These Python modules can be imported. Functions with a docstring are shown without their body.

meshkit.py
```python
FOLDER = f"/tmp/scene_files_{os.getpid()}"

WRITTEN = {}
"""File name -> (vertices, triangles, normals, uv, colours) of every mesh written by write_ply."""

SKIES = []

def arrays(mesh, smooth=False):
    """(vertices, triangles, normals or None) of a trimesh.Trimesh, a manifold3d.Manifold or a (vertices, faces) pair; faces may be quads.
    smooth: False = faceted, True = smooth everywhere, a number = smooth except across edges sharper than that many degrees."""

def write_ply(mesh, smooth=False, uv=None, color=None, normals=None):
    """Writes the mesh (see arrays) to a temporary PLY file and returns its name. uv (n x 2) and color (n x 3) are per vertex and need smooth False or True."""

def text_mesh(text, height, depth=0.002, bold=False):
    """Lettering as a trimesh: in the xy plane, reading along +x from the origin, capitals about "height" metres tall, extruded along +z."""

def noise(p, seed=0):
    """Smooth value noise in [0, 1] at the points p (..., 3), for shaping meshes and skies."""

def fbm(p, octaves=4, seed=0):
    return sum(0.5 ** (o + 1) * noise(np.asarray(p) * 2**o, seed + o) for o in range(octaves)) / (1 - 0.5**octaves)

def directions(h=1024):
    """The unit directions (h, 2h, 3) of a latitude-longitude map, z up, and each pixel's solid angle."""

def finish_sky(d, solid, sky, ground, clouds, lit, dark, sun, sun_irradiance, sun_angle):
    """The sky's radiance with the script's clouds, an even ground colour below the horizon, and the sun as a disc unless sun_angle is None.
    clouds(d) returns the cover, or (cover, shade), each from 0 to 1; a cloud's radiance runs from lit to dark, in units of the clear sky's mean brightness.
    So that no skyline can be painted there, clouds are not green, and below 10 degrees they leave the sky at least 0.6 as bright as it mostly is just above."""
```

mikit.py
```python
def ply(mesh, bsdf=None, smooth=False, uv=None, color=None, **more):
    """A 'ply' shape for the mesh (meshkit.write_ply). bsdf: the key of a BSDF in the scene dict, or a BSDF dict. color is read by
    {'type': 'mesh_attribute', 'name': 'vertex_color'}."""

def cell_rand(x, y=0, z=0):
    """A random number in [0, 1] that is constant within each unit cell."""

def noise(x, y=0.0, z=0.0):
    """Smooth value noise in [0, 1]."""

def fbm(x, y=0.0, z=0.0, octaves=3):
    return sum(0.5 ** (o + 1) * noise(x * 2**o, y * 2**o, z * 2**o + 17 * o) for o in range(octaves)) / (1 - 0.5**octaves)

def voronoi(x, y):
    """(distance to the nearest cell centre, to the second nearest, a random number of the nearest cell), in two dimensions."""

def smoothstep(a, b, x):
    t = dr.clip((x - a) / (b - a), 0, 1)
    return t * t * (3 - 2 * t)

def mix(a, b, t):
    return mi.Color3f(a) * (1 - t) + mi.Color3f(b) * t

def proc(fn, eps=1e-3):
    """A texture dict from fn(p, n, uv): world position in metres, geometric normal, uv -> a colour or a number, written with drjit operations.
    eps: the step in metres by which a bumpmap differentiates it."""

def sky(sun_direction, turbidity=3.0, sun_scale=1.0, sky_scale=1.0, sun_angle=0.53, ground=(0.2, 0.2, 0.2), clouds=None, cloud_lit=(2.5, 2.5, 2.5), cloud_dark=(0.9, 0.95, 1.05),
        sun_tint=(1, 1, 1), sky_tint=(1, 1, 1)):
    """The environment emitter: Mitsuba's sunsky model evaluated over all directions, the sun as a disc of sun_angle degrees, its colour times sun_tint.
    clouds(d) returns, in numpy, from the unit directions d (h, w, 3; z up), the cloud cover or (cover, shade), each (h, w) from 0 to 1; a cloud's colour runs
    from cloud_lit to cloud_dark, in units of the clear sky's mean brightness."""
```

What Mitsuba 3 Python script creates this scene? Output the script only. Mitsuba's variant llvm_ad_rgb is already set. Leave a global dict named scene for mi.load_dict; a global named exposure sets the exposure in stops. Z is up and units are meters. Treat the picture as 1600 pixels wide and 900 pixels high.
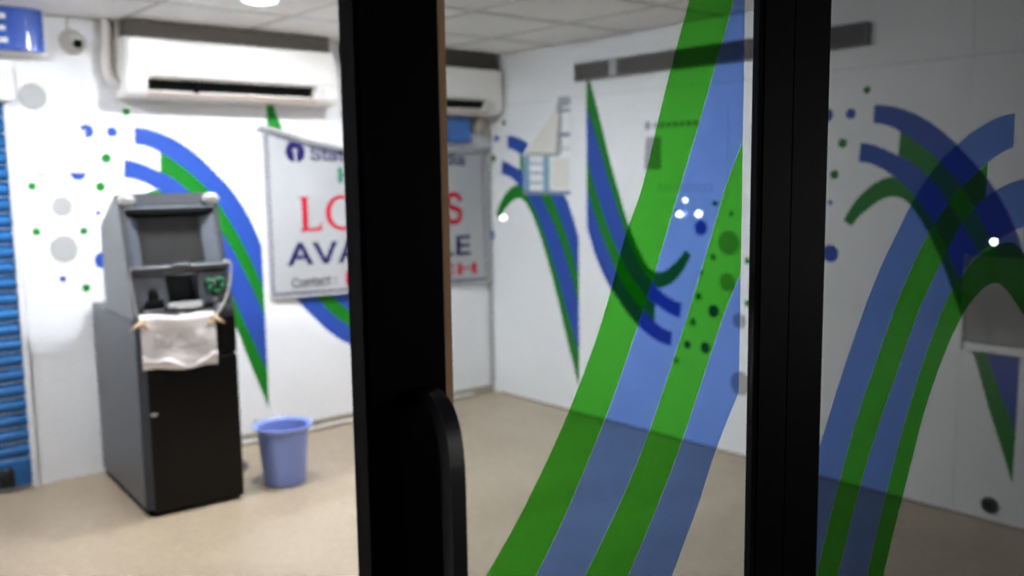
import math, random
import numpy as np, trimesh, manifold3d
import drjit as dr
import mitsuba as mi
import mikit, meshkit
from mikit import proc, noise, fbm, smoothstep, mix
from shapely.geometry import Polygon, Point, box as sbox, LineString
from shapely import affinity, union_all

T = mi.ScalarTransform4f
random.seed(7)
scene, labels = {}, {}
# World: the far room corner is the origin, back wall y = 0 (x negative to its left), right wall x = 0 (y negative towards the street), z up, metres.
exposure = 1.5
LAMP = 200.0
CAM = np.array([-4.114, -5.086, 1.55]); FWD = np.array([0.64187, 0.75720, -0.12108]); UP = np.array([0.08933, 0.08299, 0.99254])
scene['camera'] = {'type': 'thinlens', 'fov': 58.515, 'fov_axis': 'x', 'aperture_radius': 0.005, 'focus_distance': 1.35, 'near_clip': 0.05, 'far_clip': 100.0,
                   'to_world': T().look_at(origin=CAM.tolist(), target=(CAM + FWD).tolist(), up=UP.tolist())}
scene['night'] = {'type': 'constant', 'radiance': {'type': 'rgb', 'value': [0.010, 0.011, 0.014]}}
H = 2.384                      # ceiling
FRONT = -4.286                 # outer face of the glass shop front
LAMPS = [(-3.485, -1.01), (-2.165, -1.01), (-1.505, -1.01), (-2.165, -2.334)]

# ---------------------------------------------------------------- materials
def rgb(c): return {'type': 'rgb', 'value': list(c)}
def mat(key, c, rough=0.5, metal=0.0, spec=0.5, coat=0.0):
    d = {'type': 'principled', 'base_color': c if isinstance(c, dict) else rgb(c), 'roughness': rough, 'metallic': metal, 'specular': spec}
    if coat: d['clearcoat'] = coat; d['clearcoat_gloss'] = 0.9
    scene[key] = {'type': 'twosided', 'bsdf': d}
    return key
def wall_tex(p, n, uv):
    v = 0.94 + 0.06 * fbm(p.x * 1.7 + 3, p.y * 1.7, p.z * 1.7)
    return mi.Color3f(0.845, 0.85, 0.86) * v
def floor_tex(p, n, uv):
    a = fbm(p.x * 1.3, p.y * 1.3, 2.0, 4); g = noise(p.x * 60, p.y * 60)
    c = mix((0.29, 0.228, 0.158), (0.35, 0.285, 0.205), smoothstep(0.3, 0.7, a))
    return c * (0.95 + 0.1 * g)
def ceil_tex(p, n, uv):
    return mi.Color3f(0.74, 0.735, 0.72) * (0.92 + 0.08 * fbm(p.x * 3, p.y * 3, 1.0))
def blue_slat(p, n, uv):
    return mix((0.007, 0.075, 0.22), (0.012, 0.115, 0.32), fbm(p.x * 6, p.z * 14, 1.0))
def paper_tex(p, n, uv):
    return mix((0.60, 0.54, 0.52), (0.78, 0.73, 0.71), fbm(p.x * 14, p.y * 14, p.z * 14))
mat('m_wall', proc(wall_tex), 0.42)
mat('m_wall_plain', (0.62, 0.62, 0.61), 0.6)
mat('m_floor', proc(floor_tex), 0.38, spec=0.4)
mat('m_ceiling', proc(ceil_tex), 0.8, spec=0.2)
mat('m_grid', (0.46, 0.44, 0.41), 0.5)
mat('m_joint', (0.50, 0.50, 0.50), 0.6)
mat('m_blue', (0.025, 0.070, 0.36), 0.45, spec=0.25)
mat('m_green', (0.006, 0.175, 0.011), 0.45, spec=0.25)
mat('m_disc', (0.37, 0.365, 0.36), 0.5)
mat('m_bar', (0.10, 0.102, 0.108), 0.30, metal=0.85)
mat('m_atm_panel', (0.135, 0.138, 0.14), 0.45, spec=0.3)
mat('m_mirror', (0.80, 0.80, 0.80), 0.16, metal=0.8)
mat('m_black', (0.0012, 0.0012, 0.0016), 0.5, spec=0.05)
mat('m_handle', (0.012, 0.0115, 0.012), 0.35, spec=1.0)
scene['m_bead'] = {'type': 'principledthin', 'base_color': rgb((0.30, 0.17, 0.09)), 'roughness': 0.6, 'diff_trans': 1.5}
mat('m_atm_side', (0.068, 0.071, 0.076), 0.4, spec=0.3)
mat('m_atm_grey', (0.022, 0.0245, 0.030), 0.4, spec=0.35)
mat('m_atm_cheek', (0.09, 0.10, 0.12), 0.4, spec=0.4)
mat('m_atm_black', (0.0045, 0.004, 0.004), 0.3, spec=0.18)
mat('m_atm_dark', (0.010, 0.0105, 0.0115), 0.4, spec=0.35)
mat('m_screen', (0.021, 0.020, 0.019), 0.5, spec=0.12)
mat('m_void', (0.002, 0.002, 0.002), 0.8, spec=0.05)
mat('m_chrome', (0.85, 0.85, 0.86), 0.16, metal=1.0)
mat('m_steel', (0.62, 0.62, 0.64), 0.3, metal=1.0)
mat('m_reader', (0.008, 0.085, 0.03), 0.2, coat=0.5)
mat('m_reader_dark', (0.003, 0.018, 0.009), 0.3)
mat('m_paper', proc(paper_tex), 0.8, spec=0.1)
mat('m_cloth', (0.36, 0.25, 0.165), 0.9, spec=0.1)
mat('m_string', (0.24, 0.215, 0.185), 0.5)
mat('m_ink', (0.06, 0.05, 0.06), 0.8, spec=0.1)
mat('m_ac', (0.82, 0.80, 0.76), 0.35)
mat('m_ac_side', (0.62, 0.61, 0.59), 0.45)
mat('m_gap_shade_dirt', (0.075, 0.066, 0.058), 0.9, spec=0.1)  # shade and brown dirt of the gap above the air conditioners, as colour
mat('m_louver', (0.66, 0.55, 0.47), 0.45)
mat('m_bucket', (0.21, 0.275, 0.60), 0.35)
mat('m_slat', proc(blue_slat), 0.3)
mat('m_guide', (0.70, 0.71, 0.72), 0.45)
mat('m_camera', (0.40, 0.38, 0.35), 0.45)
mat('m_sign_blue', (0.018, 0.065, 0.33), 0.16, spec=0.6, coat=0.6)
mat('m_white', (0.84, 0.84, 0.84), 0.4)
mat('m_banner', (0.40, 0.40, 0.405), 0.4, spec=0.3)
mat('m_navy', (0.014, 0.010, 0.085), 0.5, spec=0.15)
mat('m_red', (0.46, 0.008, 0.03), 0.5, spec=0.2)
mat('m_teal', (0.008, 0.18, 0.10), 0.5)
mat('m_grey', (0.36, 0.36, 0.36), 0.55)
mat('m_text_faint', (0.55, 0.55, 0.56), 0.6)
mat('m_base', (0.34, 0.29, 0.235), 0.5)
mat('m_cable', (0.58, 0.55, 0.51), 0.4)
mat('m_cord', (0.09, 0.08, 0.075), 0.5)
mat('m_grille', (0.16, 0.15, 0.14), 0.5)
mat('m_grille_back', (0.05, 0.048, 0.045), 0.7)
mat('m_poster_cream', (0.74, 0.71, 0.65), 0.5)
mat('m_poster_blue', (0.20, 0.36, 0.48), 0.6)
mat('m_poster_slate', (0.13, 0.18, 0.28), 0.6)
mat('m_lilac', (0.36, 0.33, 0.40), 0.6)
mat('m_board', (0.25, 0.24, 0.235), 0.5)
mat('m_pavement', (0.10, 0.10, 0.10), 0.9)
mat('m_bluebox', (0.03, 0.13, 0.40), 0.4)
scene['m_glass'] = {'type': 'thindielectric', 'int_ior': 1.5, 'specular_transmittance': rgb((0.66, 0.685, 0.685))}
scene['m_glass_dark'] = {'type': 'thindielectric', 'int_ior': 1.5, 'specular_transmittance': rgb((0.36, 0.37, 0.365))}
scene['m_film_green'] = {'type': 'thindielectric', 'int_ior': 1.3, 'specular_transmittance': rgb((0.085, 0.56, 0.045)), 'specular_reflectance': rgb((0.6, 0.6, 0.6))}
scene['m_film_blue'] = {'type': 'thindielectric', 'int_ior': 1.3, 'specular_transmittance': rgb((0.20, 0.36, 0.90)), 'specular_reflectance': rgb((0.6, 0.6, 0.6))}

# ---------------------------------------------------------------- helpers
def numbered(key):
    if key not in scene and not any(k.startswith(key + '__') for k in scene) and key not in labels: return key
    i = 1
    while True:
        k = f'{key}_{i:03d}'
        if k not in scene and k not in labels and not any(s.startswith(k + '__') for s in scene): return k
        i += 1
def thing(name, label=None, cat=None, group=None, kind=None):
    key = numbered(name); d = {}
    if label: d['label'] = label
    if cat: d['category'] = cat
    if group: d['group'] = group
    if kind: d['kind'] = kind
    labels[key] = d
    return key
def obj(name, mesh, m, parent=None, smooth=False, label=None, cat=None, group=None, kind=None, **more):
    base = (parent + '__' + name) if parent else name
    key = base
    i = 1
    while key in scene: key = f'{base}_{i:03d}'; i += 1
    scene[key] = mikit.ply(mesh, m, smooth=smooth, **more)
    d = {k: v for k, v in (('label', label), ('category', cat), ('group', group), ('kind', kind)) if v}
    if d: labels[key] = {**labels.get(key, {}), **d}
    return key
def bx(x0, x1, y0, y1, z0, z1, b=0.0):
    x0, x1 = sorted((x0, x1)); y0, y1 = sorted((y0, y1)); z0, z1 = sorted((z0, z1))
    b = min(b, (x1 - x0) * .49, (y1 - y0) * .49, (z1 - z0) * .49)
    if b <= 0:
        m = trimesh.creation.box((x1 - x0, y1 - y0, z1 - z0)); m.apply_translation(((x0 + x1) / 2, (y0 + y1) / 2, (z0 + z1) / 2)); return m
    pts = []
    for sx, x in ((1, x0), (-1, x1)):
        for sy, y in ((1, y0), (-1, y1)):
            for sz, z in ((1, z0), (-1, z1)):
                pts += [(x, y + sy * b, z + sz * b), (x + sx * b, y, z + sz * b), (x + sx * b, y + sy * b, z)]
    return trimesh.convex.convex_hull(np.array(pts))
def prism(poly, depth):
    """A shapely polygon (or list of points) extruded along +z by depth."""
    if not hasattr(poly, 'area'): poly = Polygon(poly)
    poly = poly.buffer(0)
    gs = [g for g in getattr(poly, 'geoms', [poly]) if g.area > 1e-8]
    return trimesh.util.concatenate([trimesh.creation.extrude_polygon(g, depth, engine='earcut') for g in gs])
def mapped(mesh, ax, ay, az, o=(0, 0, 0)):
    """Local x, y, z axes sent to the given world axes."""
    m = np.eye(4); m[:3, 0], m[:3, 1], m[:3, 2], m[:3, 3] = ax, ay, az, o
    mesh = mesh.copy(); mesh.apply_transform(m); return mesh
def on_back(poly, t=0.0015, y=0.0):      # polygon in (x, z) lying proud of the back wall (towards -y)
    return mapped(prism(poly, t), (1, 0, 0), (0, 0, 1), (0, -1, 0), (0, y, 0))
def on_right(poly, t=0.0015, x=0.0):     # polygon in (u, z), u = -y, proud of the right wall (towards -x)
    return mapped(prism(poly, t), (0, -1, 0), (0, 0, 1), (-1, 0, 0), (x, 0, 0))
def spline(pts, n=8):
    """Catmull-Rom through the points."""
    p = np.array(pts, float)
    if len(p) < 3: return p
    q = np.vstack([2 * p[0] - p[1], p, 2 * p[-1] - p[-2]]); out = []
    for i in range(1, len(q) - 2):
        for t in np.linspace(0, 1, n, endpoint=False):
            a, b, c, d = q[i - 1], q[i], q[i + 1], q[i + 2]
            out.append(.5 * (2 * b + (c - a) * t + (2 * a - 5 * b + 4 * c - d) * t * t + (3 * b - a - 3 * c + d) * t ** 3))
    out.append(p[-1]); return np.array(out)
def tube(pts, r, n=10, flat=1.0, caps=True):
    p = np.array(pts, float); k = len(p)
    t = np.gradient(p, axis=0); t /= np.linalg.norm(t, axis=1, keepdims=True) + 1e-12
    ref = np.array([0, 0, 1.0]) if abs(t[0][2]) < .9 else np.array([1.0, 0, 0])
    a = np.cross(t[0], ref); a /= np.linalg.norm(a); vs = []
    ang = np.linspace(0, 2 * np.pi, n, endpoint=False)
    for i in range(k):
        a = a - t[i] * (a @ t[i]); a /= np.linalg.norm(a) + 1e-12; b = np.cross(t[i], a)
        rr = r[i] if hasattr(r, '__len__') else r
        vs.append(p[i] + rr * (np.cos(ang)[:, None] * a + flat * np.sin(ang)[:, None] * b))
    v = np.vstack(vs + [p[:1], p[-1:]]); f = []
    for i in range(k - 1):
        for j in range(n):
            q, s = i * n + j, i * n + (j + 1) % n
            f += [(q, s, s + n), (q, s + n, q + n)]
    for j in range(n):
        f += [(k * n, (j + 1) % n, j), (k * n + 1, (k - 1) * n + j, (k - 1) * n + (j + 1) % n)]
    m = trimesh.Trimesh(v, f, process=False); m.fix_normals(); return m
def lathe(prof, n=48):
    return trimesh.creation.revolve(np.array(prof, float), sections=n)
def ellipsoid(c, r, sub=3):
    m = trimesh.creation.icosphere(subdivisions=sub); m.apply_scale(r); m.apply_translation(c); return m
def cat(*ms): return trimesh.util.concatenate(list(ms))
def text_on_back(text, height, x, z, y, width=None, bold=True, t=0.0012):
    m = meshkit.text_mesh(text, height, t, bold)
    if width: m.apply_scale([width / (m.bounds[1][0] - m.bounds[0][0]), 1, 1])
    m.apply_translation([-m.bounds[0][0], 0, 0])
    return mapped(m, (1, 0, 0), (0, 0, 1), (0, -1, 0), (x, y, z))

# ---------------------------------------------------------------- the room
obj('floor', bx(-5.0, 0.1, -4.42, 0.1, -0.1, 0.0), 'm_floor', label='beige vinyl floor of the small room, slightly glossy', kind='structure')
wb = obj('wall_back', bx(-5.0, 0.1, 0.008, 0.12, 0, H), 'm_joint', label='white back wall with blue and green painted swooshes behind the cash machine', kind='structure')
wr = obj('wall_right', bx(0.008, 0.12, -4.42, 0.008, 0, H), 'm_joint', label='white right wall with swooshes, seen through the glass', kind='structure')
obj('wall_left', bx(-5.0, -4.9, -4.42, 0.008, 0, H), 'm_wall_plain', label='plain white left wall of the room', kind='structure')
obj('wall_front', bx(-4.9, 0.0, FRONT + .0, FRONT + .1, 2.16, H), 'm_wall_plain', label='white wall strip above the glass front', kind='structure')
for x0, x1, z0, z1 in ((-4.9, -3.06, 0, H), (-3.06, -1.7425, 0, H), (-1.7405, 0.0, 0, H)):
    obj('panel', bx(x0, x1, 0, 0.009, z0, z1), 'm_wall', wb)
for u0, u1, z0, z1 in ((0, 3.312, 0, 2.035), (0, 3.312, 2.038, H), (3.314, 4.3, 0, 2.035), (3.314, 4.3, 2.038, H)):
    obj('panel', bx(0, 0.009, -u1, -u0, z0, z1), 'm_wall', wr)
obj('baseboard_back', bx(-2.30, 0, -0.012, 0, 0, 0.05, .003), 'm_base', label='low brown baseboard along the back wall', kind='structure')
obj('trim_1', bx(-0.004, 0, -4.28, -0.1, 0, 0.012), 'm_base', label='thin dark joint at the foot of the right wall', kind='structure')

ce = thing('ceiling', 'suspended ceiling of large pale tiles in a grey grid', kind='structure')
obj('slab', bx(-5.0, 0.1, -4.42, 0.12, H + .02, H + .12), 'm_grid', ce)
S = .662
xs = [-2.5 + S * k for k in range(-4, 5)]; ys = [-.68 - S * k for k in range(-1, 7)]
tile = {}
for i in range(len(xs) - 1):
    for j in range(len(ys) - 1):
        x0, x1 = max(xs[i], -4.9) + .011, min(xs[i + 1], 0) - .011
        y1, y0 = min(ys[j], 0) - .011, max(ys[j + 1], -4.28) + .011
        if x1 - x0 < .05 or y1 - y0 < .05: continue
        mesh = bx(x0, x1, y0, y1, H, H + .02, .004)
        for lx, ly in LAMPS:
            if x0 < lx < x1 and y0 < ly < y1:     # the tile is cut round for the lamp
                mesh = mapped(prism(sbox(x0, y0, x1, y1).difference(Point(lx, ly).buffer(.082, 24)), .02), (1, 0, 0), (0, 1, 0), (0, 0, 1), (0, 0, H))
        obj('tile', mesh, 'm_ceiling', ce)
for x in xs:
    if -4.9 < x < -.02: obj('grid_bar', bx(x - .012, x + .012, -4.28, 0, H - .004, H + .02), 'm_grid', ce)
for y in ys:
    if y < -.02: obj('grid_bar', bx(-4.9, 0, y - .012, y + .012, H - .0035, H + .02), 'm_grid', ce)

# ceiling lamps
LL = ['round white ceiling lamp nearest the blue shutter', 'round bright ceiling lamp in front of the left air conditioner', 'round ceiling lamp hidden behind the black door post', 'round ceiling lamp out of sight nearest the glass front']
for (lx, ly), lab, pw in zip(LAMPS, LL, (1.55, .95, .8, .75)):
    t = thing('ceiling_lamp', lab, 'lamp', 'round lamps in the ceiling')
    ring = lathe([(.076, 0), (.090, 0), (.094, .004), (.090, .008), (.076, .008), (.076, 0)], 40); ring.apply_translation((lx, ly, H - .008))
    obj('rim', ring, 'm_white', t, smooth=40)
    a_ = np.linspace(0, math.pi / 2, 8); dsk = lathe([(0, -.018)] + [(.077 * math.sin(a), -.018 * math.cos(a)) for a in a_[1:]] + [(.077, .004), (0, .004)], 40); dsk.apply_translation((lx, ly, H - .004))
    k = obj('diffuser', dsk, 'm_white', t)
    scene[k]['emitter'] = {'type': 'area', 'radiance': rgb((LAMP * pw * .95, LAMP * pw, LAMP * pw * 1.06))}

# ---------------------------------------------------------------- mural: one design, repeated along both walls
b1o = [(-2.433, 1.839), (-2.343, 1.825), (-2.248, 1.789), (-2.165, 1.741), (-2.079, 1.671), (-2.005, 1.595), (-1.926, 1.51), (-1.847, 1.394), (-1.79, 1.28), (-1.745, 1.165)]
b1g1 = [(-2.438, 1.756), (-2.365, 1.739), (-2.305, 1.709), (-2.221, 1.653), (-2.135, 1.586), (-2.04, 1.485), (-1.971, 1.383), (-1.908, 1.272), (-1.844, 1.145), (-1.787, 1.015), (-1.745, .9)]
g1b2 = [(-2.497, 1.667), (-2.425, 1.65), (-2.332, 1.61), (-2.26, 1.575), (-2.2, 1.53), (-2.12, 1.45), (-2.03, 1.33), (-1.954, 1.206), (-1.9, 1.105), (-1.837, .965), (-1.78, .83), (-1.745, .735)]
b2g2 = [(-2.506, 1.576), (-2.453, 1.568), (-2.397, 1.547), (-2.354, 1.522), (-2.308, 1.49), (-2.22, 1.41), (-2.12, 1.27), (-2.02, 1.07), (-1.916, .829), (-1.875, .718), (-1.818, .58), (-1.745, .41)]
g2o = [(-2.533, 1.268), (-2.49, 1.32), (-2.438, 1.362), (-2.39, 1.395), (-2.338, 1.412), (-2.29, 1.405), (-2.252, 1.38), (-2.19, 1.30), (-2.10, 1.14), (-2.0, .90), (-1.92, .68), (-1.862, .501), (-1.80, .33), (-1.748, .181)]
curl = [(-2.574, 1.297), (-2.53, 1.37), (-2.488, 1.422), (-2.42, 1.475), (-2.348, 1.503), (-2.308, 1.49)]
def band(a, b): return Polygon(np.vstack([spline(a, 5), spline(b, 5)[::-1]])).buffer(0)
MURAL = [('blue', band(b1o, b1g1)), ('green', band(b1g1[2:], [(-2.311, 1.602)] + g1b2[3:])), ('blue', band(g1b2, b2g2)), ('green', band(curl + b2g2[5:], g2o))]
DOTS = [('blue', -2.68, 1.815, .033), ('blue', -2.553, 1.814, .0245), ('blue', -2.735, 1.601, .037), ('blue', -2.648, 1.39, .012), ('blue', -2.64, 1.14, .043), ('blue', -2.846, 1.057, .014),
        ('green', -2.474, 1.92, .018), ('green', -2.591, 1.677, .023), ('green', -2.63, 1.527, .022), ('green', -2.957, 1.536, .018), ('green', -2.727, 1.30, .018), ('green', -2.953, 1.307, .018), ('green', -2.735, 1.001, .019),
        ('disc', -2.923, 1.981, .065), ('disc', -2.907, 1.635, .042), ('disc', -2.824, 1.430, .050), ('disc', -2.829, 1.215, .067)]
def stripes(wall, place, f, clip):
    for colour, poly in MURAL:
        g = f(poly).intersection(clip)
        if g.area > 1e-5: obj('stripe', place(g, .0012), 'm_' + colour, wall, label=f'{colour} mural stripe')
def dots(wall, place, f, clip):
    for colour, x, z, r in DOTS:
        g = f(Point(x, z).buffer(r, 16)).intersection(clip)
        if g.area > 1e-5: obj('dot', place(g, .004 if colour == 'disc' else .0012), 'm_' + colour, wall, label={'disc': 'pale grey disc'}.get(colour, colour + ' mural dot'))
ident = lambda g: g
turn = lambda dx, zs: (lambda g: affinity.affine_transform(g, [-1, 0, 0, -1, -3.418 + dx, zs]))
move = lambda dx, dz: (lambda g: affinity.translate(g, dx, dz))
bclip = sbox(-3.05, 0.0, -0.002, H); rclip = sbox(0.002, 0.0, 4.28, H)
stripes(wb, on_back, ident, bclip); dots(wb, on_back, ident, bclip)
stripes(wb, on_back, turn(0, 2.285), bclip)
stripes(wr, on_right, move(2.645, -.01), rclip); dots(wr, on_right, move(2.645, 0), rclip)
stripes(wr, on_right, turn(2.65, 2.39), rclip); dots(wr, on_right, turn(2.65, 2.39), rclip)
stripes(wr, on_right, move(5.31, .02), rclip); dots(wr, on_right, move(5.31, .01), rclip)

# ---------------------------------------------------------------- glass front: door leaf, post, fixed window
FY = FRONT
door = thing('door_1', 'black framed glass door leaf with coloured swoosh film and pull handle', kind='structure')
obj('stile', bx(-3.633, -3.530, FY, FY + .035, 0.01, 2.10, .004), 'm_black', door)
obj('stile', bx(-2.946, -2.868, FY, FY + .022, 0.01, 2.10, .002), 'm_black', door)
obj('rail', bx(-3.530, -2.946, FY, FY + .04, 0.01, 0.16, .004), 'm_black', door)
obj('rail', bx(-3.530, -2.946, FY, FY + .04, 2.0, 2.10, .004), 'm_black', door)

def sheet(poly, y):     # single sheet of glass or film in the plane y
    g = poly if hasattr(poly, 'area') else Polygon(poly)
    g = g.buffer(0); gs = [q for q in getattr(g, 'geoms', [g]) if q.area > 1e-7]; out = []
    for q in gs:
        v, f = trimesh.creation.triangulate_polygon(q, engine='earcut')
        out.append(trimesh.Trimesh(np.c_[v[:, 0], np.full(len(v), y), v[:, 1]], f, process=False))
    return cat(*out)
GY = FY + .006
obj('glass_pane', sheet(sbox(-3.530, .16, -2.946, 2.0), GY), 'm_glass', door)
obj('edge_strip', sheet(sbox(-3.530, .16, -3.517, 2.0), GY + .003), 'm_bead', door, label='brown see-through strip along the glass edge')
# coloured see-through film on the outside of the door glass
dg2o = [(-3.03, 1.98), (-3.08, 1.88), (-3.116, 1.78), (-3.15, 1.696), (-3.177, 1.622), (-3.209, 1.533), (-3.241, 1.472), (-3.269, 1.401), (-3.300, 1.334), (-3.345, 1.257), (-3.387, 1.196), (-3.429, 1.142), (-3.478, 1.088), (-3.528, 1.04)]
dg2b2 = [(-2.991, 1.84), (-3.017, 1.791), (-3.041, 1.735), (-3.063, 1.686), (-3.092, 1.619), (-3.130, 1.536), (-3.163, 1.463), (-3.192, 1.400), (-3.230, 1.325), (-3.274, 1.245), (-3.315, 1.180), (-3.353, 1.124), (-3.399, 1.065), (-3.46, .995), (-3.528, .94)]
db2g1 = [(-2.991, 1.597), (-3.030, 1.532), (-3.046, 1.497), (-3.074, 1.436), (-3.109, 1.363), (-3.134, 1.313), (-3.189, 1.210), (-3.238, 1.134), (-3.280, 1.080), (-3.315, 1.038), (-3.38, .965), (-3.45, .90), (-3.50, .86)]
dg1b1 = [(-2.991, 1.405), (-3.027, 1.352), (-3.056, 1.300), (-3.121, 1.180), (-3.172, 1.099), (-3.230, 1.017), (-3.30, .92), (-3.36, .855), (-3.41, .81)]
db1o = [(-2.991, 1.225), (-3.044, 1.148), (-3.088, 1.068), (-3.138, .990), (-3.20, .89), (-3.28, .79), (-3.34, .74)]
def film(parent, pts, colour): obj('film_stripe', sheet(Polygon(pts).buffer(0).buffer(-.0003, join_style=2), FY + .003), 'm_film_' + colour, parent, label=f'see-through {colour} film stripe')
sp = lambda p: spline(p, 4)
film(door, np.vstack([sp(dg2o), sp(dg2b2)[::-1], [(-2.991, 1.98)]]), 'green')
film(door, np.vstack([sp(dg2b2), sp(db2g1)[::-1]]), 'blue')
film(door, np.vstack([sp(db2g1), sp(dg1b1)[::-1]]), 'green')
film(door, np.vstack([sp(dg1b1), sp(db1o)[::-1]]), 'blue')
# pull handle: a bowed bar standing off the stile
hp = spline([(-3.566, FY - .001, 1.318), (-3.565, FY - .020, 1.316), (-3.5635, FY - .040, 1.298), (-3.563, FY - .050, 1.262), (-3.563, FY - .052, 1.20), (-3.563, FY - .052, 1.00), (-3.563, FY - .052, .92),
             (-3.5635, FY - .040, .874), (-3.565, FY - .020, .856), (-3.566, FY - .001, .854)], 8)
hb = LineString(np.array(hp)[:, 1:]).buffer(.009, cap_style=2)
hm = mapped(prism(hb, .019), (0, 1, 0), (0, 0, 1), (1, 0, 0), (-3.5735, 0, 0))
obj('handle', hm, 'm_handle', door, smooth=50, label='glossy black bowed pull handle')

win = thing('window_1', 'fixed glass panel with coloured swoosh film right of the door', kind='structure')
obj('frame', bx(-2.868, -2.768, FY, FY + .03, 0, 2.16, .001), 'm_black', win)
obj('frame', bx(-2.768, 0.0, FY, FY + .04, 0, .05, .003), 'm_black', win)
obj('frame', bx(-2.768, 0.0, FY, FY + .04, 2.10, 2.16, .003), 'm_black', win)
obj('frame', bx(-.05, 0.0, FY, FY + .04, .05, 2.10, .003), 'm_black', win)
obj('glass_pane', sheet(sbox(-2.768, .05, -.05, 2.10), GY), 'm_glass_dark', win)
wb1o = [(-2.034, 1.668), (-2.097, 1.660), (-2.173, 1.643), (-2.238, 1.623), (-2.288, 1.604), (-2.342, 1.579), (-2.392, 1.553), (-2.429, 1.528), (-2.484, 1.482), (-2.530, 1.435), (-2.567, 1.396), (-2.600, 1.356), (-2.634, 1.310), (-2.701, 1.205), (-2.766, 1.09)]
wb1g1 = [(-2.034, 1.596), (-2.095, 1.584), (-2.158, 1.564), (-2.240, 1.532), (-2.300, 1.504), (-2.355, 1.467), (-2.410, 1.427), (-2.451, 1.386), (-2.490, 1.344), (-2.525, 1.300), (-2.591, 1.202), (-2.648, 1.114), (-2.697, 1.016), (-2.743, .915), (-2.766, .85)]
wg1b2 = [(-1.835, 1.538), (-1.978, 1.528), (-2.060, 1.518), (-2.150, 1.497), (-2.225, 1.468), (-2.279, 1.434), (-2.335, 1.385), (-2.370, 1.352), (-2.400, 1.320), (-2.432, 1.286), (-2.504, 1.184), (-2.568, 1.091), (-2.625, .993), (-2.688, .855), (-2.74, .72)]
wb2g2 = [(-1.80, 1.431), (-1.964, 1.424), (-2.095, 1.402), (-2.203, 1.370), (-2.270, 1.332), (-2.325, 1.288), (-2.409, 1.178), (-2.474, 1.070), (-2.526, .965), (-2.587, .825), (-2.65, .65)]
wg2o = [(-1.80, 1.10), (-1.85, 1.155), (-1.910, 1.21), (-1.977, 1.255), (-2.033, 1.292), (-2.094, 1.312), (-2.165, 1.300), (-2.244, 1.258), (-2.324, 1.180), (-2.392, 1.083), (-2.445, .975), (-2.527, .802), (-2.60, .60)]
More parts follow.
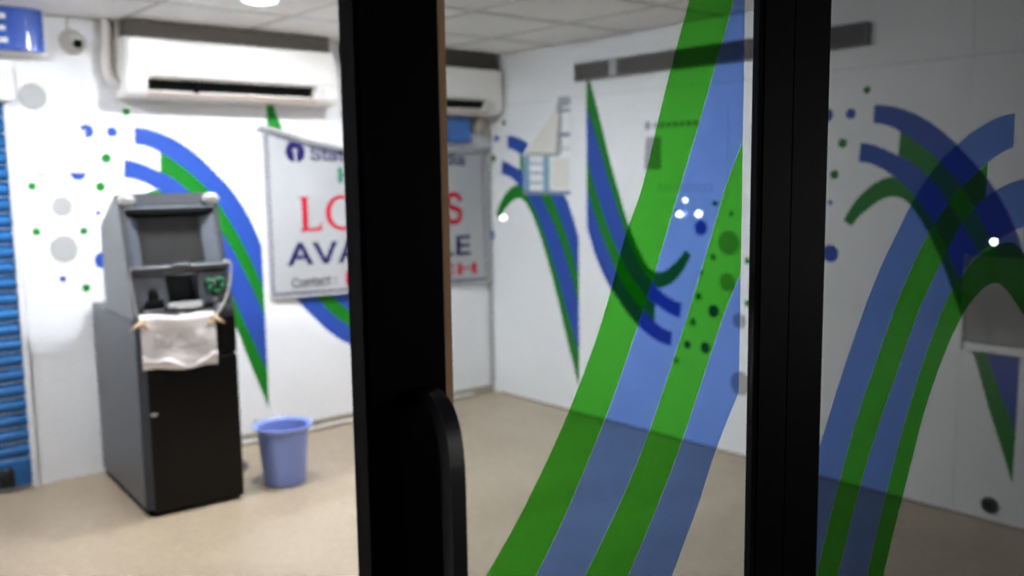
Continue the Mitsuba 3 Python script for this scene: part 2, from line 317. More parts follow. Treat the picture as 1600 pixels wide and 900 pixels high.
wcurl = [(-1.715, 1.155), (-1.76, 1.235), (-1.837, 1.305), (-1.956, 1.370), (-2.04, 1.396), (-2.203, 1.370)]
film(win, np.vstack([sp(wb1o), sp(wb1g1)[::-1]]), 'blue')
film(win, np.vstack([sp(wb1g1[2:]), sp([(-2.158, 1.495)] + wg1b2[4:])[::-1]]), 'green')
film(win, np.vstack([sp(wg1b2), sp(wb2g2)[::-1]]), 'blue')
film(win, np.vstack([sp(wcurl), sp(wb2g2[4:]), sp(wg2o)[::-1]]), 'green')
obj('trim_2', bx(-4.9, 0.0, FY - .01, FY + .06, 2.10, 2.16, .004), 'm_black', label='black head rail over the door opening', kind='structure')

# ---------------------------------------------------------------- cash machine
FL = np.array([-2.778, -.888, 0.0]); AE = np.array([.99812, -.06135, 0]); AD = np.array([.06135, .99812, 0]); AZ = np.array([0, 0, 1.0])
def A(mesh): return mapped(mesh, AE, AD, AZ, FL)          # local (u right, v back, z)
Z0, Z1, LEAN = .925, 1.490, .185
sl = np.array([0, LEAN, Z1 - Z0]); sl /= np.linalg.norm(sl); KS = np.linalg.norm([LEAN, Z1 - Z0]) / (Z1 - Z0)
nv = np.array([0, -sl[2], sl[1]])                       # outward normal of the leaning face
def Fm(mesh):                                           # local (u, height z on the face, out of the face)
    v = mesh.vertices.copy(); m = mesh.copy()
    s = (v[:, 1] - Z0) * KS
    m.vertices = np.array([0, 0, Z0]) + v[:, :1] * np.array([1, 0, 0]) + s[:, None] * sl + v[:, 2:] * nv
    return A(m)
def fb(u0, u1, z0, z1, n0, n1, b=.003): return Fm(bx(u0, u1, z0, z1, n0, n1, b))
W_ = .456
atm = thing('cash_machine', 'dark grey bank cash machine standing against the back wall beside the blue bucket', 'cash machine')
obj('cabinet', A(bx(0.004, W_ - .002, .026, .86, .03, Z0, .006)), 'm_atm_side', atm)
obj('plinth', A(bx(.012, W_ - .012, .03, .85, 0, .032)), 'm_void', atm)
cham = Polygon([(0, .03), (.034, -.002), (.034, .03)])
obj('corner_strip', A(mapped(prism(cham, Z0 - .035), (1, 0, 0), (0, 1, 0), (0, 0, 1), (0, 0, .035))), 'm_atm_grey', atm)
d = obj('door', A(bx(.035, W_, -.004, .026, .018, .724, .005)), 'm_atm_black', atm, label='glossy black lower door')
lk = trimesh.creation.cylinder(.011, .008, sections=24); lk.apply_scale([1.5, .8, 1]); lk.apply_transform(trimesh.transformations.rotation_matrix(np.pi / 2, [1, 0, 0])); lk.apply_translation((.052, -.006, .489))
obj('lock', A(lk), 'm_steel', d, smooth=40)
obj('upper_door', A(bx(.035, W_, -.004, .026, .732, .918, .005)), 'm_atm_black', atm, label='black panel above the door')
# upper housing
def side_profile(inset):
    s0 = inset * math.hypot(LEAN, Z1 - Z0) / (Z1 - Z0)
    return [(s0, Z0), (LEAN + s0, Z1 - .0), (max(.232, LEAN + s0 + .01), Z1 - .004), (.50, 1.362), (.535, 1.33), (.535, Z0)]
def extr_u(prof, u0, u1): return A(mapped(prism(prof, u1 - u0), (0, 1, 0), (0, 0, 1), (1, 0, 0), (u0, 0, 0)))
obj('housing', extr_u(side_profile(.085), .022, W_ - .022), 'm_atm_dark', atm)
obj('side_panel', extr_u(side_profile(.012), 0.0, .022), 'm_atm_panel', atm, label='light grey side panel')
obj('side_panel', extr_u(side_profile(.012), W_ - .022, W_), 'm_atm_panel', atm)
obj('face_edge', fb(0, .026, Z0, Z1, -.012, 0), 'm_atm_grey', atm); obj('face_edge', fb(W_ - .026, W_, Z0, Z1, -.012, 0), 'm_atm_grey', atm)
obj('top_bezel', fb(0.004, W_ - .004, 1.432, 1.496, -.09, .004, .008), 'm_atm_grey', atm)
obj('brow', fb(.02, W_ - .02, 1.418, 1.434, -.08, .012, .005), 'm_atm_cheek', atm)
for u in (.034, .424):
    k = obj('mirror_mount', Fm(ellipsoid((u, 1.444, .006), (.022, .008, .012), 2)), 'm_atm_dark', atm, smooth=True)
    obj('mirror', Fm(ellipsoid((u, 1.464, .010), (.042, .027, .022), 3)), 'm_mirror', atm, smooth=True, label='domed silver mirror')
def cheek(s):
    p = [(.026, 0), (.082, -.055), (.082, -.085), (.026, -.085)]
    m = mapped(prism(p, 1.395 - 1.165), (1, 0, 0), (0, 0, 1), (0, 1, 0), (0, 1.165, 0))
    m.vertices[:, [0]] = m.vertices[:, [0]] if s > 0 else W_ - m.vertices[:, [0]]
    m.fix_normals(); return Fm(m)
obj('cheek', cheek(1), 'm_atm_cheek', atm, label='sloping grey cheek beside the screen'); obj('cheek', cheek(-1), 'm_atm_cheek', atm, label='sloping grey cheek beside the screen')
scr = obj('screen', fb(.082, W_ - .082, 1.165, 1.40, -.085, -.060, .002), 'm_screen', atm, label='unlit dark grey screen')
bar = tube([(.004, 1.146, .010), (.452, 1.146, .010)], .0185, 20); obj('ledge_bar', Fm(bar), 'm_bar', atm, smooth=40)
obj('ledge_catch', fb(.185, .275, 1.143, 1.170, 0, .034, .008), 'm_bar', atm)
obj('left_panel', fb(.026, .165, .975, 1.128, -.085, -.016), 'm_atm_grey', atm)
obj('right_panel', fb(.305, .430, .975, 1.128, -.085, -.010), 'm_atm_grey', atm)
obj('tray', fb(.165, .305, 1.0, 1.128, -.086, -.080, .001), 'm_void', atm, label='deep black recess')
k = fb(.150, .312, .962, .994, -.03, .010, .009); obj('cash_slot', k, 'm_mirror', atm, label='shiny silver cash slot')
obj('receipt_slot', fb(.04, .135, .958, .972, -.02, .006, .004), 'm_steel', atm)
cs = obj('card_slot', fb(.055, .135, .976, 1.010, -.02, .012, .006), 'm_void', atm)
obj('card_slot_guide', Fm(cat(ellipsoid((.096, 1.032, -.008), (.022, .034, .016), 2), bx(.078, .114, .99, 1.03, -.016, .006, .004))), 'm_void', atm, smooth=40)
rd = obj('card_reader', Fm(cat(ellipsoid((.382, 1.060, -.004), (.034, .042, .016), 2))), 'm_reader_dark', atm, smooth=True, label='green bulging card reader cover')
for u, z, ru, rz in ((.352, 1.075, .021, .014), (.405, 1.078, .026, .014), (.385, 1.026, .018, .010), (.352, 1.045, .012, .018), (.412, 1.048, .012, .018)):
    obj('lobe', Fm(ellipsoid((u, z, .010), (ru, rz, .014), 2)), 'm_reader', rd, smooth=True)
obj('button', Fm(ellipsoid((.376, .994, -.006), (.012, .012, .009), 2)), 'm_steel', atm, smooth=True)
obj('badge', Fm(ellipsoid((.395, .962, -.004), (.032, .012, .008), 2)), 'm_atm_cheek', atm, smooth=True)
obj('bottom_lip', fb(.0, W_, Z0 - .004, .958, -.085, .004, .008), 'm_atm_dark', atm)
obj('lip_mark', Fm(ellipsoid((.205, .940, .006), (.018, .005, .003), 2)), 'm_steel', atm, smooth=True)
lf = lathe([(0, 0), (.055, .0), (.05, .012), (.03, .02), (0, .022)], 24); lf.apply_translation((.17, .30, 1.456))
obj('top_cap', A(lf), 'm_atm_side', atm, smooth=40)

# hand-written paper sign tied across the machine
sg = thing('paper_sign', 'crumpled paper sign reading NO CASH tied to the front of the cash machine', 'sign')
SU0, SU1, SZ0, SZ1 = .014, .352, .700, .952
def crump(u, z):
    p = np.c_[u * 11, z * 11, np.zeros(len(u))]
    w = .012 * (meshkit.fbm(p, 4, 3) - .5)
    wob = meshkit.fbm(np.c_[u * 14, u * 0, u * 0 + 5], 3, 9) - .5
    low = np.exp(-((z - SZ0 - .026 - .016 * np.sin(u * 19 + 1) - .05 * wob) / .010) ** 2) * .012 * (.35 + .65 * np.abs(np.sin(u * 13)))
    fold = np.clip((z - (SZ1 - .085)) / .085, 0, 1) * np.exp(-((u - .15) / .07) ** 2) * .014
    top = np.clip((z - SZ1 + .02) / .02, 0, 1) * .012
    return w + low + fold - top
def sheet_sign():
    nu, nz = 46, 36; U, Z = np.meshgrid(np.linspace(SU0, SU1, nu), np.linspace(SZ0, SZ1, nz), indexing='ij'); U, Z = U.ravel(), Z.ravel()
    skew = -.045 * (U - SU0)      # right side hangs lower
    Z2 = Z + skew + .006 * np.sin(U * 25); n = crump(U, Z); vs = []
    for s in (0, .007):
        vs.append(np.c_[U, -.024 - n + s, Z2])
    v = np.vstack(vs); f = []; N = nu * nz
    for i in range(nu - 1):
        for j in range(nz - 1):
            a, b, c_, d_ = i * nz + j, (i + 1) * nz + j, (i + 1) * nz + j + 1, i * nz + j + 1
            f += [(a, b, c_), (a, c_, d_), (a + N, c_ + N, b + N), (a + N, d_ + N, c_ + N)]
    rim = [i * nz for i in range(nu)] + [(nu - 1) * nz + j for j in range(1, nz)] + [i * nz + nz - 1 for i in range(nu - 2, -1, -1)] + [j for j in range(nz - 2, 0, -1)]
    for a, b in zip(rim, rim[1:] + rim[:1]): f += [(a, a + N, b + N), (a, b + N, b)]
    m = trimesh.Trimesh(v, f, process=False); m.fix_normals(); return m
obj('sheet', A(sheet_sign()), 'm_paper', sg, smooth=50)
def sign_text(text, h, u, z, width, off, bold):
    m = meshkit.text_mesh(text, h, .0008, bold)
    m = m.subdivide_to_size(.012); m.apply_translation([-m.bounds[0][0], 0, 0]); w0 = m.bounds[1][0]
    v = m.vertices; U = u + v[:, 0] * width / w0; Z = z + v[:, 1]
    n = crump(U, Z); m = trimesh.Trimesh(np.c_[U, -.0245 - off - n - v[:, 2], Z - .045 * (U - SU0) + .006 * np.sin(U * 25)], m.faces, process=False); m.fix_normals(); return m
obj('lettering', A(sign_text('NO CASH', .060, .076, .800, .225, .0006, True)), 'm_ink', sg, label='outlined grey hand lettering NO CASH')
obj('lettering_fill', A(sign_text('NO CASH', .0585, .0772, .8005, .2226, .0018, False)), 'm_paper', sg)
def knot(u, z, s):
    m = cat(tube(spline([(u, -.035, z), (u - .02 * s, -.045, z - .012), (u - .05 * s, -.035, z - .03)], 6), np.r_[np.linspace(.014, .018, 6), np.linspace(.018, .004, 7)], 10, .6),
            tube(spline([(u, -.035, z), (u + .016 * s, -.042, z - .022), (u + .028 * s, -.036, z - .034)], 6), np.r_[np.linspace(.012, .012, 6), np.linspace(.012, .003, 7)], 10, .6),
            ellipsoid((u, -.036, z), (.017, .012, .014), 2))
    return A(m)
obj('cloth_tie', knot(.016, .925, 1), 'm_cloth', sg, smooth=60, label='knotted tan cloth strip'); obj('cloth_tie', knot(.340, .915, -1), 'm_cloth', sg, smooth=60, label='knotted tan cloth strip')
def fpt(u, z, n): return Fm(trimesh.Trimesh([(u, z, n)] * 3, [(0, 1, 2)], process=False)).vertices[0]
def apt(u, v, z): return FL + u * AE + v * AD + z * AZ
st = spline([fpt(.440, 1.165, .014), fpt(.462, 1.150, .026), fpt(.456, 1.09, .02), fpt(.430, 1.02, .022), fpt(.398, .962, .026), apt(.362, -.03, .935), apt(.342, -.04, .915)], 8)
obj('string', tube(st, .0062, 8), 'm_string', sg, smooth=60, label='thick twisted string')
st = spline([fpt(.006, 1.15, .010), fpt(.002, 1.09, .008), fpt(.004, 1.02, .008), fpt(.006, .96, .010), apt(.010, -.028, .935)], 8)
obj('string', tube(st, .0032, 8), 'm_string', sg, smooth=60)

# ---------------------------------------------------------------- bucket
bk = thing('bucket', 'lavender blue plastic bucket on the floor beside the cash machine', 'bucket')
BC = np.array([-2.06, -.825, 0])
prof = [(0, .004), (.096, .004), (.101, .0), (.104, .006), (.106, .02), (.127, .262), (.130, .282), (.139, .292), (.1475, .299), (.1485, .304), (.146, .3075), (.140, .306), (.128, .296), (.1255, .285), (.123, .262), (.102, .012), (0, .010)]
m = lathe(prof, 64); m.apply_translation(BC); obj('body', m, 'm_bucket', bk, smooth=35)
rim = lathe([(.1475 + .004 * math.cos(a), .303 + .004 * math.sin(a)) for a in np.linspace(0, 2 * np.pi, 11)], 64); rim.apply_translation(BC)
obj('rim', rim, 'm_bucket', bk, smooth=60)

# ---------------------------------------------------------------- air conditioners
def air_con(x0, x1, z0, label):
    t = thing('air_conditioner', label, 'air conditioner', 'split air conditioners on the back wall')
    h = .305; w = x1 - x0
    full = [(.0, 0), (.15, 0), (.175, .008), (.196, .030), (.205, .06), (.206, .09), (.192, .285), (.175, .302), (.0, .302)]
    cut = [(.0, 0), (.15, 0), (.158, .006), (.110, .050), (.150, .100), (.196, .104), (.192, .285), (.175, .302), (.0, .302)]
    ex = lambda p, a, b: mapped(prism([(q[0], q[1]) for q in p], b - a), (0, -1, 0), (0, 0, 1), (-1, 0, 0), (b, 0, z0))
    a, b = x0 + .085 * w, x1 - .10 * w
    obj('gap_shade_block', bx(x0 + .012, x1 - .012, -.165, -.002, z0 + .298, H - .006, .004), 'm_gap_shade_dirt', t, label='added dark block for shade and brown dirt above the unit')  # added block, its dark colour stands in for the shaded, dirty gap
    for k in range(3): obj('gap_shade_strip', bx(x0 + .016, x1 - .016, -.172, -.164, z0 + .316 + k * .021, z0 + .324 + k * .021, .002), 'm_gap_shade_dirt', t)  # added strips in the same shade colour
    obj('end_cap', ex(full, x0, a), 'm_ac', t, smooth=35); obj('end_cap', ex(full, b, x1), 'm_ac', t, smooth=35)
    obj('body', ex(cut, a, b), 'm_ac', t, smooth=35)
    fp = bx(x0 + .006, x1 - .006, -.214, -.190, z0 + .104, z0 + .300, .010); obj('front_panel', fp, 'm_ac', t, label='bright white front panel')
    obj('outlet', ex([(.112, .051), (.1125, .045), (.148, .098), (.140, .098)], a + .002, b - .002), 'm_void', t, label='dark air outlet slot')
    lv = mapped(prism([(.160, .004), (.175, .002), (.206, .022), (.204, .028)], b - a - .01), (0, -1, 0), (0, 0, 1), (-1, 0, 0), (b - .005, 0, z0))
    obj('louver', lv, 'm_louver', t, label='beige tilted louver')
    for k in (1,):
        xx = a + (b - a) * .28; obj('vane', bx(xx - .004, xx + .004, -.175, -.125, z0 + .03, z0 + .09), 'm_void', t)
    obj('display', mapped(prism([(.186, .026), (.198, .024), (.213, .080), (.206, .084)], .075), (0, -1, 0), (0, 0, 1), (-1, 0, 0), (b + .05, 0, z0)), 'm_ac_side', t, label='small grey display window')
    return t
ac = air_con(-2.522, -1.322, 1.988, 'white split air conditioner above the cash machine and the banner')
hose = lambda pts, r: tube(spline(pts, 8), r, 12)
obj('pipe', hose([(-2.566, -.05, 2.384), (-2.568, -.05, 2.28), (-2.578, -.05, 2.16), (-2.568, -.05, 2.095), (-2.535, -.05, 2.060), (-2.49, -.05, 2.050)], .026), 'm_cable', ac, smooth=60, label='white wrapped pipe curving down from the ceiling')
obj('pipe', hose([(-2.508, -.06, 2.384), (-2.508, -.06, 2.30), (-2.510, -.06, 2.20), (-2.50, -.06, 2.13)], .018), 'm_cable', ac, smooth=60)
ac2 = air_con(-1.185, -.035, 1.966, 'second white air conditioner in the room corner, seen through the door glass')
obj('drain_hose', hose([(-.075, -.06, 1.948), (-.06, -.05, 1.90), (-.03, -.04, 1.84), (-.0135, -.03, 1.70), (-.013, -.016, 1.2), (-.013, -.016, .06)], .0125), 'm_disc', smooth=60, label='pale grey drain hose running down the room corner beside the banner', cat='hose')
obj('pipe_sleeve', bx(-.17, -.10, -.09, -.004, 1.85, 1.962, .012), 'm_base', ac2, label='brown pipe sleeve')

# ---------------------------------------------------------------- security camera
cc = thing('security_camera', 'small white dome security camera high on the wall between blue sign and pipe', 'camera')
m = lathe([(0, 0), (.062, 0), (.062, .018), (.052, .034), (0, .036)], 32); obj('base', mapped(m, (1, 0, 0), (0, 0, 1), (0, -1, 0), (-2.722, 0, 2.262)), 'm_camera', cc, smooth=40)
ball = ellipsoid((-2.722, -.055, 2.262), (.046, .046, .046), 3); obj('ball', ball, 'm_camera', cc, smooth=True)
dv = np.array([.05, -.9, -.42]); dv /= np.linalg.norm(dv)
ln = trimesh.creation.cylinder(.021, .03, sections=24); ln.apply_transform(trimesh.geometry.align_vectors([0, 0, 1], dv)); ln.apply_translation(np.array([-2.722, -.055, 2.262]) + dv * .036)
obj('lens', ln, 'm_void', cc, smooth=40, label='black lens')
obj('cable', hose([(-2.735, -.012, 2.384), (-2.74, -.012, 2.34), (-2.728, -.012, 2.30)], .006), 'm_cable', cc, smooth=60)

# ---------------------------------------------------------------- blue shutter, hood and sign
sh = thing('rolling_shutter', 'blue rolling shutter of curved slats at the left edge, left of the white wall', 'shutter')
P_ = .0776; SX0, SX1 = -4.55, -3.066
prof = [(0, -.006)] + [(.022 * math.sin(math.pi * s) ** .75, .004 + .060 * s) for s in np.linspace(0, 1, 9)] + [(.004, .066), (.010, .070), (.004, .0745), (0, .0745), (-.004, .03)]
slat = None
nsl = 23
for k in range(nsl):
    z = .165 + k * P_
    pr = Polygon([(-.001 - q[0], q[1] + z) for q in [(max(a, 0), max(b, 0)) for a, b in prof]]).buffer(0)
    m = mapped(prism(pr, SX1 - SX0), (0, 1, 0), (0, 0, 1), (1, 0, 0), (SX0, -.001, 0))
    obj('slat', m, 'm_slat', sh, smooth=40)
obj('bottom_bar', bx(SX0, SX1, -.03, -.002, .022, .162, .006), 'm_slat', sh, label='broad blue bottom bar')
obj('guide', bx(SX1 + .001, -3.036, -.036, 0, 0, 1.95, .003), 'm_guide', sh, label='white side guide'); obj('guide', bx(SX0 - .04, SX0 - .001, -.036, 0, 0, 1.95, .003), 'm_guide', sh)
lk = obj('lock', cat(ellipsoid((-3.185, -.05, .105), (.036, .026, .036), 3), bx(-3.22, -3.15, -.045, -.03, .03, .10, .004)), 'm_atm_dark', sh, smooth=40, label='dark lock on the bottom bar')
obj('hood', bx(SX0 - .04, -3.02, -.075, 0, 1.952, 2.125, .006), 'm_white', sh, label='white shutter hood')
sn = thing('lightbox_sign', 'blue sign board with white letter strokes above the shutter in the top left corner', 'sign')
obj('box', bx(-4.4, -2.872, -.106, -.0, 2.176, 2.384, .004), 'm_white', sn)
fx = np.linspace(-3.02, -2.879, 15); fy = -.1555 + .045 * ((fx + 3.02) / .141) ** 2.2
fpoly = [(-4.39, -.1555)] + list(zip(fx, fy)) + [(-2.879, -.100), (-4.39, -.100)]
obj('face', mapped(prism(fpoly, .198), (1, 0, 0), (0, 1, 0), (0, 0, 1), (0, 0, 2.186)), 'm_sign_blue', sn, smooth=40, label='blue face bulging towards its edge')
e = [sbox(-3.150, 2.213, -3.120, 2.352), sbox(-3.150, 2.325, -3.050, 2.352), sbox(-3.150, 2.270, -3.054, 2.295), sbox(-3.150, 2.213, -3.046, 2.240)]
obj('lettering', mapped(prism(union_all(e), .002), (1, 0, 0), (0, 0, 1), (0, -1, 0), (0, -.1548, 0)), 'm_white', sn, label='white block letter E')

# ---------------------------------------------------------------- papers on the left part of the back wall
nt = thing('paper_notice', 'white paper notice with faint grey lines on the wall left of the cash machine', 'notice')
obj('sheet', bx(-3.0, -2.688, -.0062, -.0046, 1.600, 1.823), 'm_wall', nt)
rr = random.Random(4)
for z, n, h in ((1.793, 1, .006), (1.757, 1, .004), (1.712, 2, .003), (1.700, 2, .0025), (1.665, 2, .003), (1.655, 2, .0025)):
    for k in range(n):
        x = -2.965 + .14 * k; L_ = rr.uniform(.05, .095)
        segs = [sbox(x + a, z, x + a + L_ / 5.5, z + h) for a in np.linspace(0, L_, 5)]
        obj('text_line', mapped(prism(union_all(segs), .0004), (1, 0, 0), (0, 0, 1), (0, -1, 0), (0, -.0060, 0)), 'm_text_faint', nt)

# ---------------------------------------------------------------- banner
bn = thing('banner', 'large white printed banner reading LOANS AVAILABLE hung on the back wall', 'banner')
def ban_top(x): return np.interp(x, [-1.71, -1.42, -1.10, -.6, -.04], [1.846, 1.768, 1.708, 1.705, 1.738])
def ban_bot(x): return np.interp(x, [-1.71, -.04], [.842, .806])
def ban_y(x, z):
    s = (z - .82) / .95
    w = .010 * np.sin(5.0 * (x + .5 * z)) + .006 * np.sin(11 * x - 5 * z) + .012 * (1 - s) * (.5 + .5 * np.sin(3.5 * x + 1))
    return -(.016 + .006 + w * .8 * np.clip((x + 1.71) * 6, .15, 1))
def banner_mesh():
    nx, nz = 70, 40; v = []; 
    for th in (0, .0015):
        for i in range(nx):
            x = -1.71 + 1.67 * i / (nx - 1); a, b_ = ban_bot(x), ban_top(x)
            for j in range(nz):
                z = a + (b_ - a) * j / (nz - 1); v.append((x, ban_y(x, z) + th, z))
    N = nx * nz; f = []
    for i in range(nx - 1):
        for j in range(nz - 1):
            a, b_, c_, d_ = i * nz + j, (i + 1) * nz + j, (i + 1) * nz + j + 1, i * nz + j + 1
            f += [(a, b_, c_), (a, c_, d_), (a + N, c_ + N, b_ + N), (a + N, d_ + N, c_ + N)]
    return trimesh.Trimesh(v, f, process=False)
obj('cloth', banner_mesh(), 'm_banner', bn, smooth=True)
def drape(m, off=.0012):       # a flat (x, z) print laid on the waving cloth
    m = m.subdivide_to_size(.05); v = m.vertices.copy()
    out = np.c_[v[:, 0], ban_y(v[:, 0], v[:, 1]) - off - v[:, 2], v[:, 1]]
    return trimesh.Trimesh(out, m.faces, process=False)
def word(text, h, x0, x1, z0, m, bold=True, slope=0.0, **kw):
    t = meshkit.text_mesh(text, h, .0006, bold); t.apply_translation([-t.bounds[0][0], 0, 0]); t.apply_scale([(x1 - x0) / t.bounds[1][0], 1, 1])
    t.apply_translation([x0, z0, 0]); v = t.vertices; v[:, 1] += slope * (v[:, 0] - x0); t.vertices = v
    for piece in (t.split(only_watertight=False) if h > .07 else [t]): obj('letter' if h > .07 else 'lettering', drape(piece), m, bn, **kw)
ring = Point(-1.513, 1.715).buffer(.062, 24).difference(Point(-1.513, 1.722).buffer(.0165, 16)).difference(sbox(-1.5225, 1.640, -1.5035, 1.722))
obj('emblem', drape(prism(ring, .0006)), 'm_navy', bn, label='round dark blue keyhole emblem')
word('State Bank of India', .074, -1.415, -.24, 1.668, 'm_navy', slope=-.03, label='dark blue letter of the top line')
word('HOME', .088, -1.222, -.55, 1.530, 'm_teal', label='green letter')
# LOANS in a stressed, lightly seriffed capital alphabet
lz, lh = 1.236, .208
Lg = union_all([sbox(-1.490, lz, -1.452, lz + lh), Polygon([(-1.512, lz + lh), (-1.436, lz + lh), (-1.452, lz + lh - .012), (-1.490, lz + lh - .012)]), Polygon([(-1.506, lz), (-1.358, lz), (-1.352, lz + .052), (-1.364, lz + .052), (-1.374, lz + .022), (-1.506, lz + .012)])])
def og(cx, w): return affinity.scale(Point(cx, lz + lh / 2).buffer(1, 32), w, lh / 2 + .006).difference(affinity.scale(Point(cx, lz + lh / 2).buffer(1, 32), w - .036, lh / 2 - .016))
Ag = Polygon([(-1.02, lz), (-.915, lz + lh + .004), (-.885, lz + lh + .004), (-.775, lz), (-.825, lz), (-.853, lz + .058), (-.952, lz + .058), (-.985, lz)]).difference(Polygon([(-.945, lz + .078), (-.860, lz + .078), (-.903, lz + lh - .045)]))
Ng = union_all([sbox(-.715, lz, -.690, lz + lh), sbox(-.515, lz, -.490, lz + lh), Polygon([(-.725, lz + lh), (-.670, lz + lh), (-.490, lz), (-.520, lz)])])
for g in (Lg, og(-1.205, .118), Ag, Ng): obj('letter', drape(prism(g, .0006)), 'm_red', bn, label='big red capital letter')
word('S', .208, -.425, -.270, lz, 'm_red', label='big red capital letter')
word('AVAILABLE', .128, -1.600, -.205, 1.040, 'm_navy', slope=-.018, label='dark blue letter of AVAILABLE')
word('Contact :', .058, -1.575, -1.275, .898, 'm_ink', label='dark word Contact')
word('BRANCH', .078, -1.205, -.16, .886, 'm_red', slope=-.008, label='small red letter')
def bord(pts, w): return drape(prism(LineString(pts).buffer(w / 2, cap_style=2), .0005), .0009)
obj('border', bord([(-1.690, .868), (-.075, .832)], .011), 'm_navy', bn, label='dark blue border line')
obj('border', bord([(-1.692, .868), (-1.692, 1.822)], .007), 'm_navy', bn); obj('border', bord([(-.075, .832), (-.075, 1.715)], .007), 'm_navy', bn)
obj('border', bord([(x, ban_top(x) - .020) for x in np.linspace(-1.692, -.075, 20)], .007), 'm_navy', bn)
xsr = np.linspace(-1.735, -.045, 40)
obj('top_rod', tube([(x, -.030, ban_top(x) + .012) for x in xsr], .015, 12), 'm_banner', bn, smooth=60, label='white rolled top edge')

# ---------------------------------------------------------------- small things on the back wall and floor
bb = thing('wall_box', 'small blue box on the wall between banner and corner air conditioner', 'box')
obj('body', bx(-.52, -.205, -.07, -.0, 1.785, 1.952, .008), 'm_bluebox', bb)
obj('cover', bx(-.51, -.215, -.076, -.068, 1.795, 1.942, .004), 'm_bluebox', bb)
g = trimesh.creation.cylinder(.016, .006, sections=20); g.apply_transform(trimesh.transformations.rotation_matrix(np.pi / 2, [1, 0, 0])); g.apply_translation((-1.838, -.003, .115))
obj('wall_plug', g, 'm_text_faint', label='tiny grey round plug low on the wall above the bucket', cat='plug')
pts = [(-2.29, -.03, .014), (-2.1, -.045, .014), (-1.95, -.05, .014), (-1.80, -.075, .014), (-1.66, -.055, .014), (-1.5, -.066, .014), (-1.34, -.05, .014), (-1.15, -.058, .014), (-.9, -.05, .014), (-.6, -.045, .014), (-.40, -.03, .014), (-.2, -.03, .014)]
obj('floor_cable', tube(spline(pts, 6), .0135, 10), 'm_cable', smooth=60, label='white cable lying on the floor along the back wall', cat='cable')
pts = [(-2.24, -.22, .006), (-2.18, -.28, .006), (-2.12, -.40, .006), (-2.10, -.47, .010), (-2.16, -.44, .006), (-2.21, -.40, .012), (-2.18, -.33, .006), (-2.12, -.33, .012), (-2.08, -.40, .006), (-2.13, -.50, .012), (-2.20, -.56, .006), (-2.26, -.66, .006), (-2.27, -.76, .006)]
obj('power_cord', tube(spline(pts, 6), .0045, 8), 'm_cord', smooth=60, label='thin dark cord looped on the floor between cash machine and bucket', cat='cord')

# ---------------------------------------------------------------- right wall: grille, poster, notices
def W(poly, t=.001, x=0.0): return on_right(poly, t, x)
gr = thing('wall_grille', 'long dark slotted ventilation grille high on the right wall', 'grille')
gz = lambda u: 2.150 + .018 * (u - .9)
def wbox(u0, u1, z0, z1, x0, x1, b=.002): return bx(-x1, -x0, -u1, -u0, z0, z1, b)
obj('back_plate', wbox(.905, 2.838, 2.140, 2.232, 0, .008), 'm_grille_back', gr)
for k in range(6):
    z = 2.146 + k * .0162; obj('slat', wbox(.915, 2.828, z, z + .0085, .008, .03, .002), 'm_grille', gr)
for (u0, u1, z0, z1) in ((.900, 2.845, 2.134, 2.143), (.900, 2.845, 2.232, 2.241), (.900, .912, 2.134, 2.241), (2.832, 2.845, 2.134, 2.241)): obj('frame', wbox(u0, u1, z0, z1, 0, .034), 'm_grille', gr)
obj('bracket', wbox(1.20, 1.262, 2.142, 2.234, 0, .036), 'm_grey', gr, label='paler joint plate')

po = thing('wall_poster', 'cream paper poster with blue ruled marks on the right wall near the corner', 'poster')
obj('sheet', W(Polygon([(.372, 1.428), (.840, 1.428), (.848, 2.06), (.70, 2.065), (.372, 1.70)]), .003), 'm_wall', po)
PX = -.003
def pp(poly, m, lab=None): obj('print', W(poly, .0006, PX), m, po, label=lab)
pp(Polygon([(.395, 1.705), (.690, 1.698), (.725, 1.93), (.700, 1.985)]), 'm_poster_cream', 'cream printed wedge')
pp(Polygon([(.700, 1.985), (.725, 2.055), (.835, 2.05), (.835, 2.0), (.76, 1.985), (.752, 1.70), (.72, 1.675), (.395, 1.69), (.395, 1.708), (.690, 1.70), (.722, 1.93)]), 'm_grey', 'grey printed band')
for z, h, m in ((1.955, .018, 'm_poster_slate'), (2.005, .012, 'm_poster_blue'), (1.800, .022, 'm_poster_slate'), (1.715, .016, 'm_text_faint')): pp(sbox(.715, z, .832, z + h), m)
for u in (.376, .575): pp(sbox(u, 1.450, u + .058, 1.685), 'm_poster_blue', 'pale blue ruled upright')
for z in (1.625, 1.565, 1.50): pp(sbox(.434, z, .575, z + .012), 'm_poster_blue')
pp(sbox(.376, 1.430, .832, 1.452), 'm_poster_slate', 'dark base line')
pp(sbox(.66, 1.47, .82, 1.66), 'm_poster_cream')

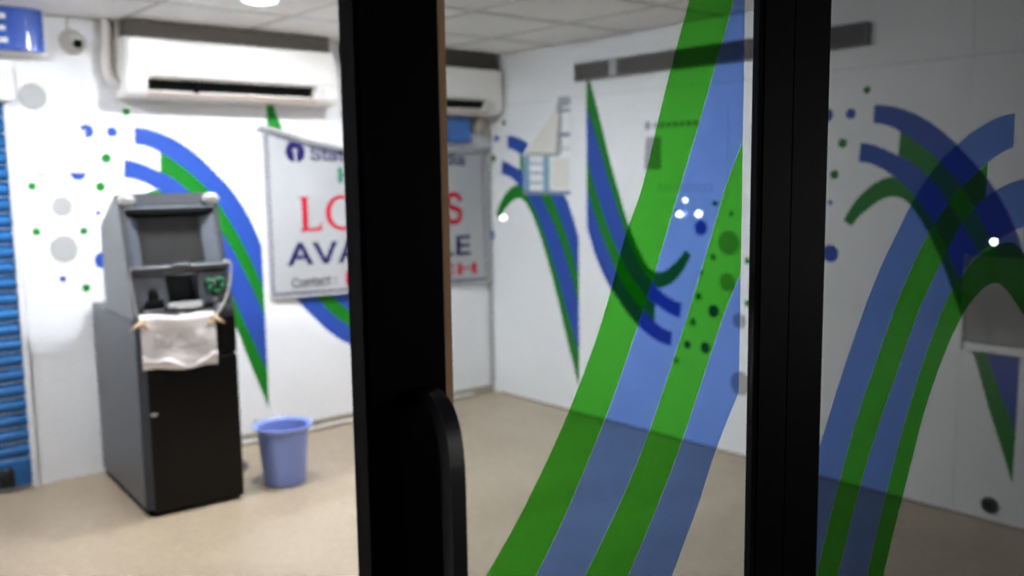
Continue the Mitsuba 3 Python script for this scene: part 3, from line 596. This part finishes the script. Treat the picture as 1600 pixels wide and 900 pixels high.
no = thing('wall_notice', 'white notice with small round emblem and faded picture high on the right wall', 'notice')
obj('sheet', W(sbox(1.43, 1.40, 2.05, 1.90), .003), 'm_wall', no)
def np_(poly, m, lab=None): obj('print', W(poly, .0006, -.003), m, no, label=lab)
np_(Point(1.482, 1.832).buffer(.026, 16), 'm_lilac', 'small round faded emblem')
np_(union_all([sbox(u, 1.815, u + .036, 1.845) for u in np.arange(1.525, 1.83, .048)]), 'm_lilac', 'line of blurred title lettering')
np_(Polygon([(1.455, 1.58), (1.585, 1.578), (1.585, 1.765), (1.47, 1.768)]), 'm_lilac', 'grey violet picture')
np_(union_all([sbox(u, z, u + .03, z + .010) for z in (1.48, 1.455) for u in np.arange(1.56, 1.95, .04)]), 'm_text_faint')

br = thing('notice_board', 'grey notice board with white lower rim on the right wall at the right edge', 'board')
obj('panel', wbox(3.338, 3.92, .800, 1.178, .004, .018), 'm_board', br)
obj('lower_rim', wbox(3.345, 3.94, .762, .796, .004, .034, .003), 'm_white', br, label='white lower rim')
obj('side_rim', wbox(3.326, 3.338, .762, 1.185, .004, .022, .002), 'm_grey', br)

so = thing('wall_socket', 'round black cable outlet low on the right wall near the floor', 'outlet')
c0 = lathe([(0, 0), (.034, 0), (.036, .008), (.030, .016), (.018, .018), (.016, .010), (0, .010)], 28); obj('rim', mapped(c0, (0, -1, 0), (0, 0, 1), (-1, 0, 0), (0, -3.475, .080)), 'm_atm_dark', so, smooth=40)
c1 = trimesh.creation.cylinder(.016, .004, sections=20); obj('hole', mapped(c1, (0, -1, 0), (0, 0, 1), (-1, 0, 0), (-.012, -3.475, .080)), 'm_void', so)

# ---------------------------------------------------------------- street side (seen only as glints mirrored in the glass)
obj('pavement', bx(-8, 8, -12.0, -4.43, -.12, -.02), 'm_pavement', label='dark pavement outside the glass front', kind='structure')
for (x, y, z, r), lab in (((2.323, -8.68, 1.319, .016), 'small bright lamp glinting in the door glass, topmost of three close glints'), ((2.282, -8.71, 1.195, .024), 'small bright lamp glinting in the door glass, lower left of three close glints'),
        ((2.412, -8.599, 1.198, .026), 'small bright lamp glinting in the door glass, lower right of three close glints'), ((1.037, -9.653, 1.193, .028), 'small bright lamp glinting alone in the door glass beside the room corner'),
        ((4.375, -6.876, .914, .024), 'small bright lamp glinting in the glass right of the black post')):
    t = thing('street_lamp', lab, 'lamp', 'small lamps outside the glass front')
    obj('post', bx(x - .012, x + .012, y - .012, y + .012, -.02, z - .02, .002), 'm_atm_dark', t)
    k = obj('bulb', ellipsoid((x, y, z), (r, r, r), 2), 'm_white', t, smooth=True)
    scene[k]['emitter'] = {'type': 'area', 'radiance': rgb((500, 495, 480))}
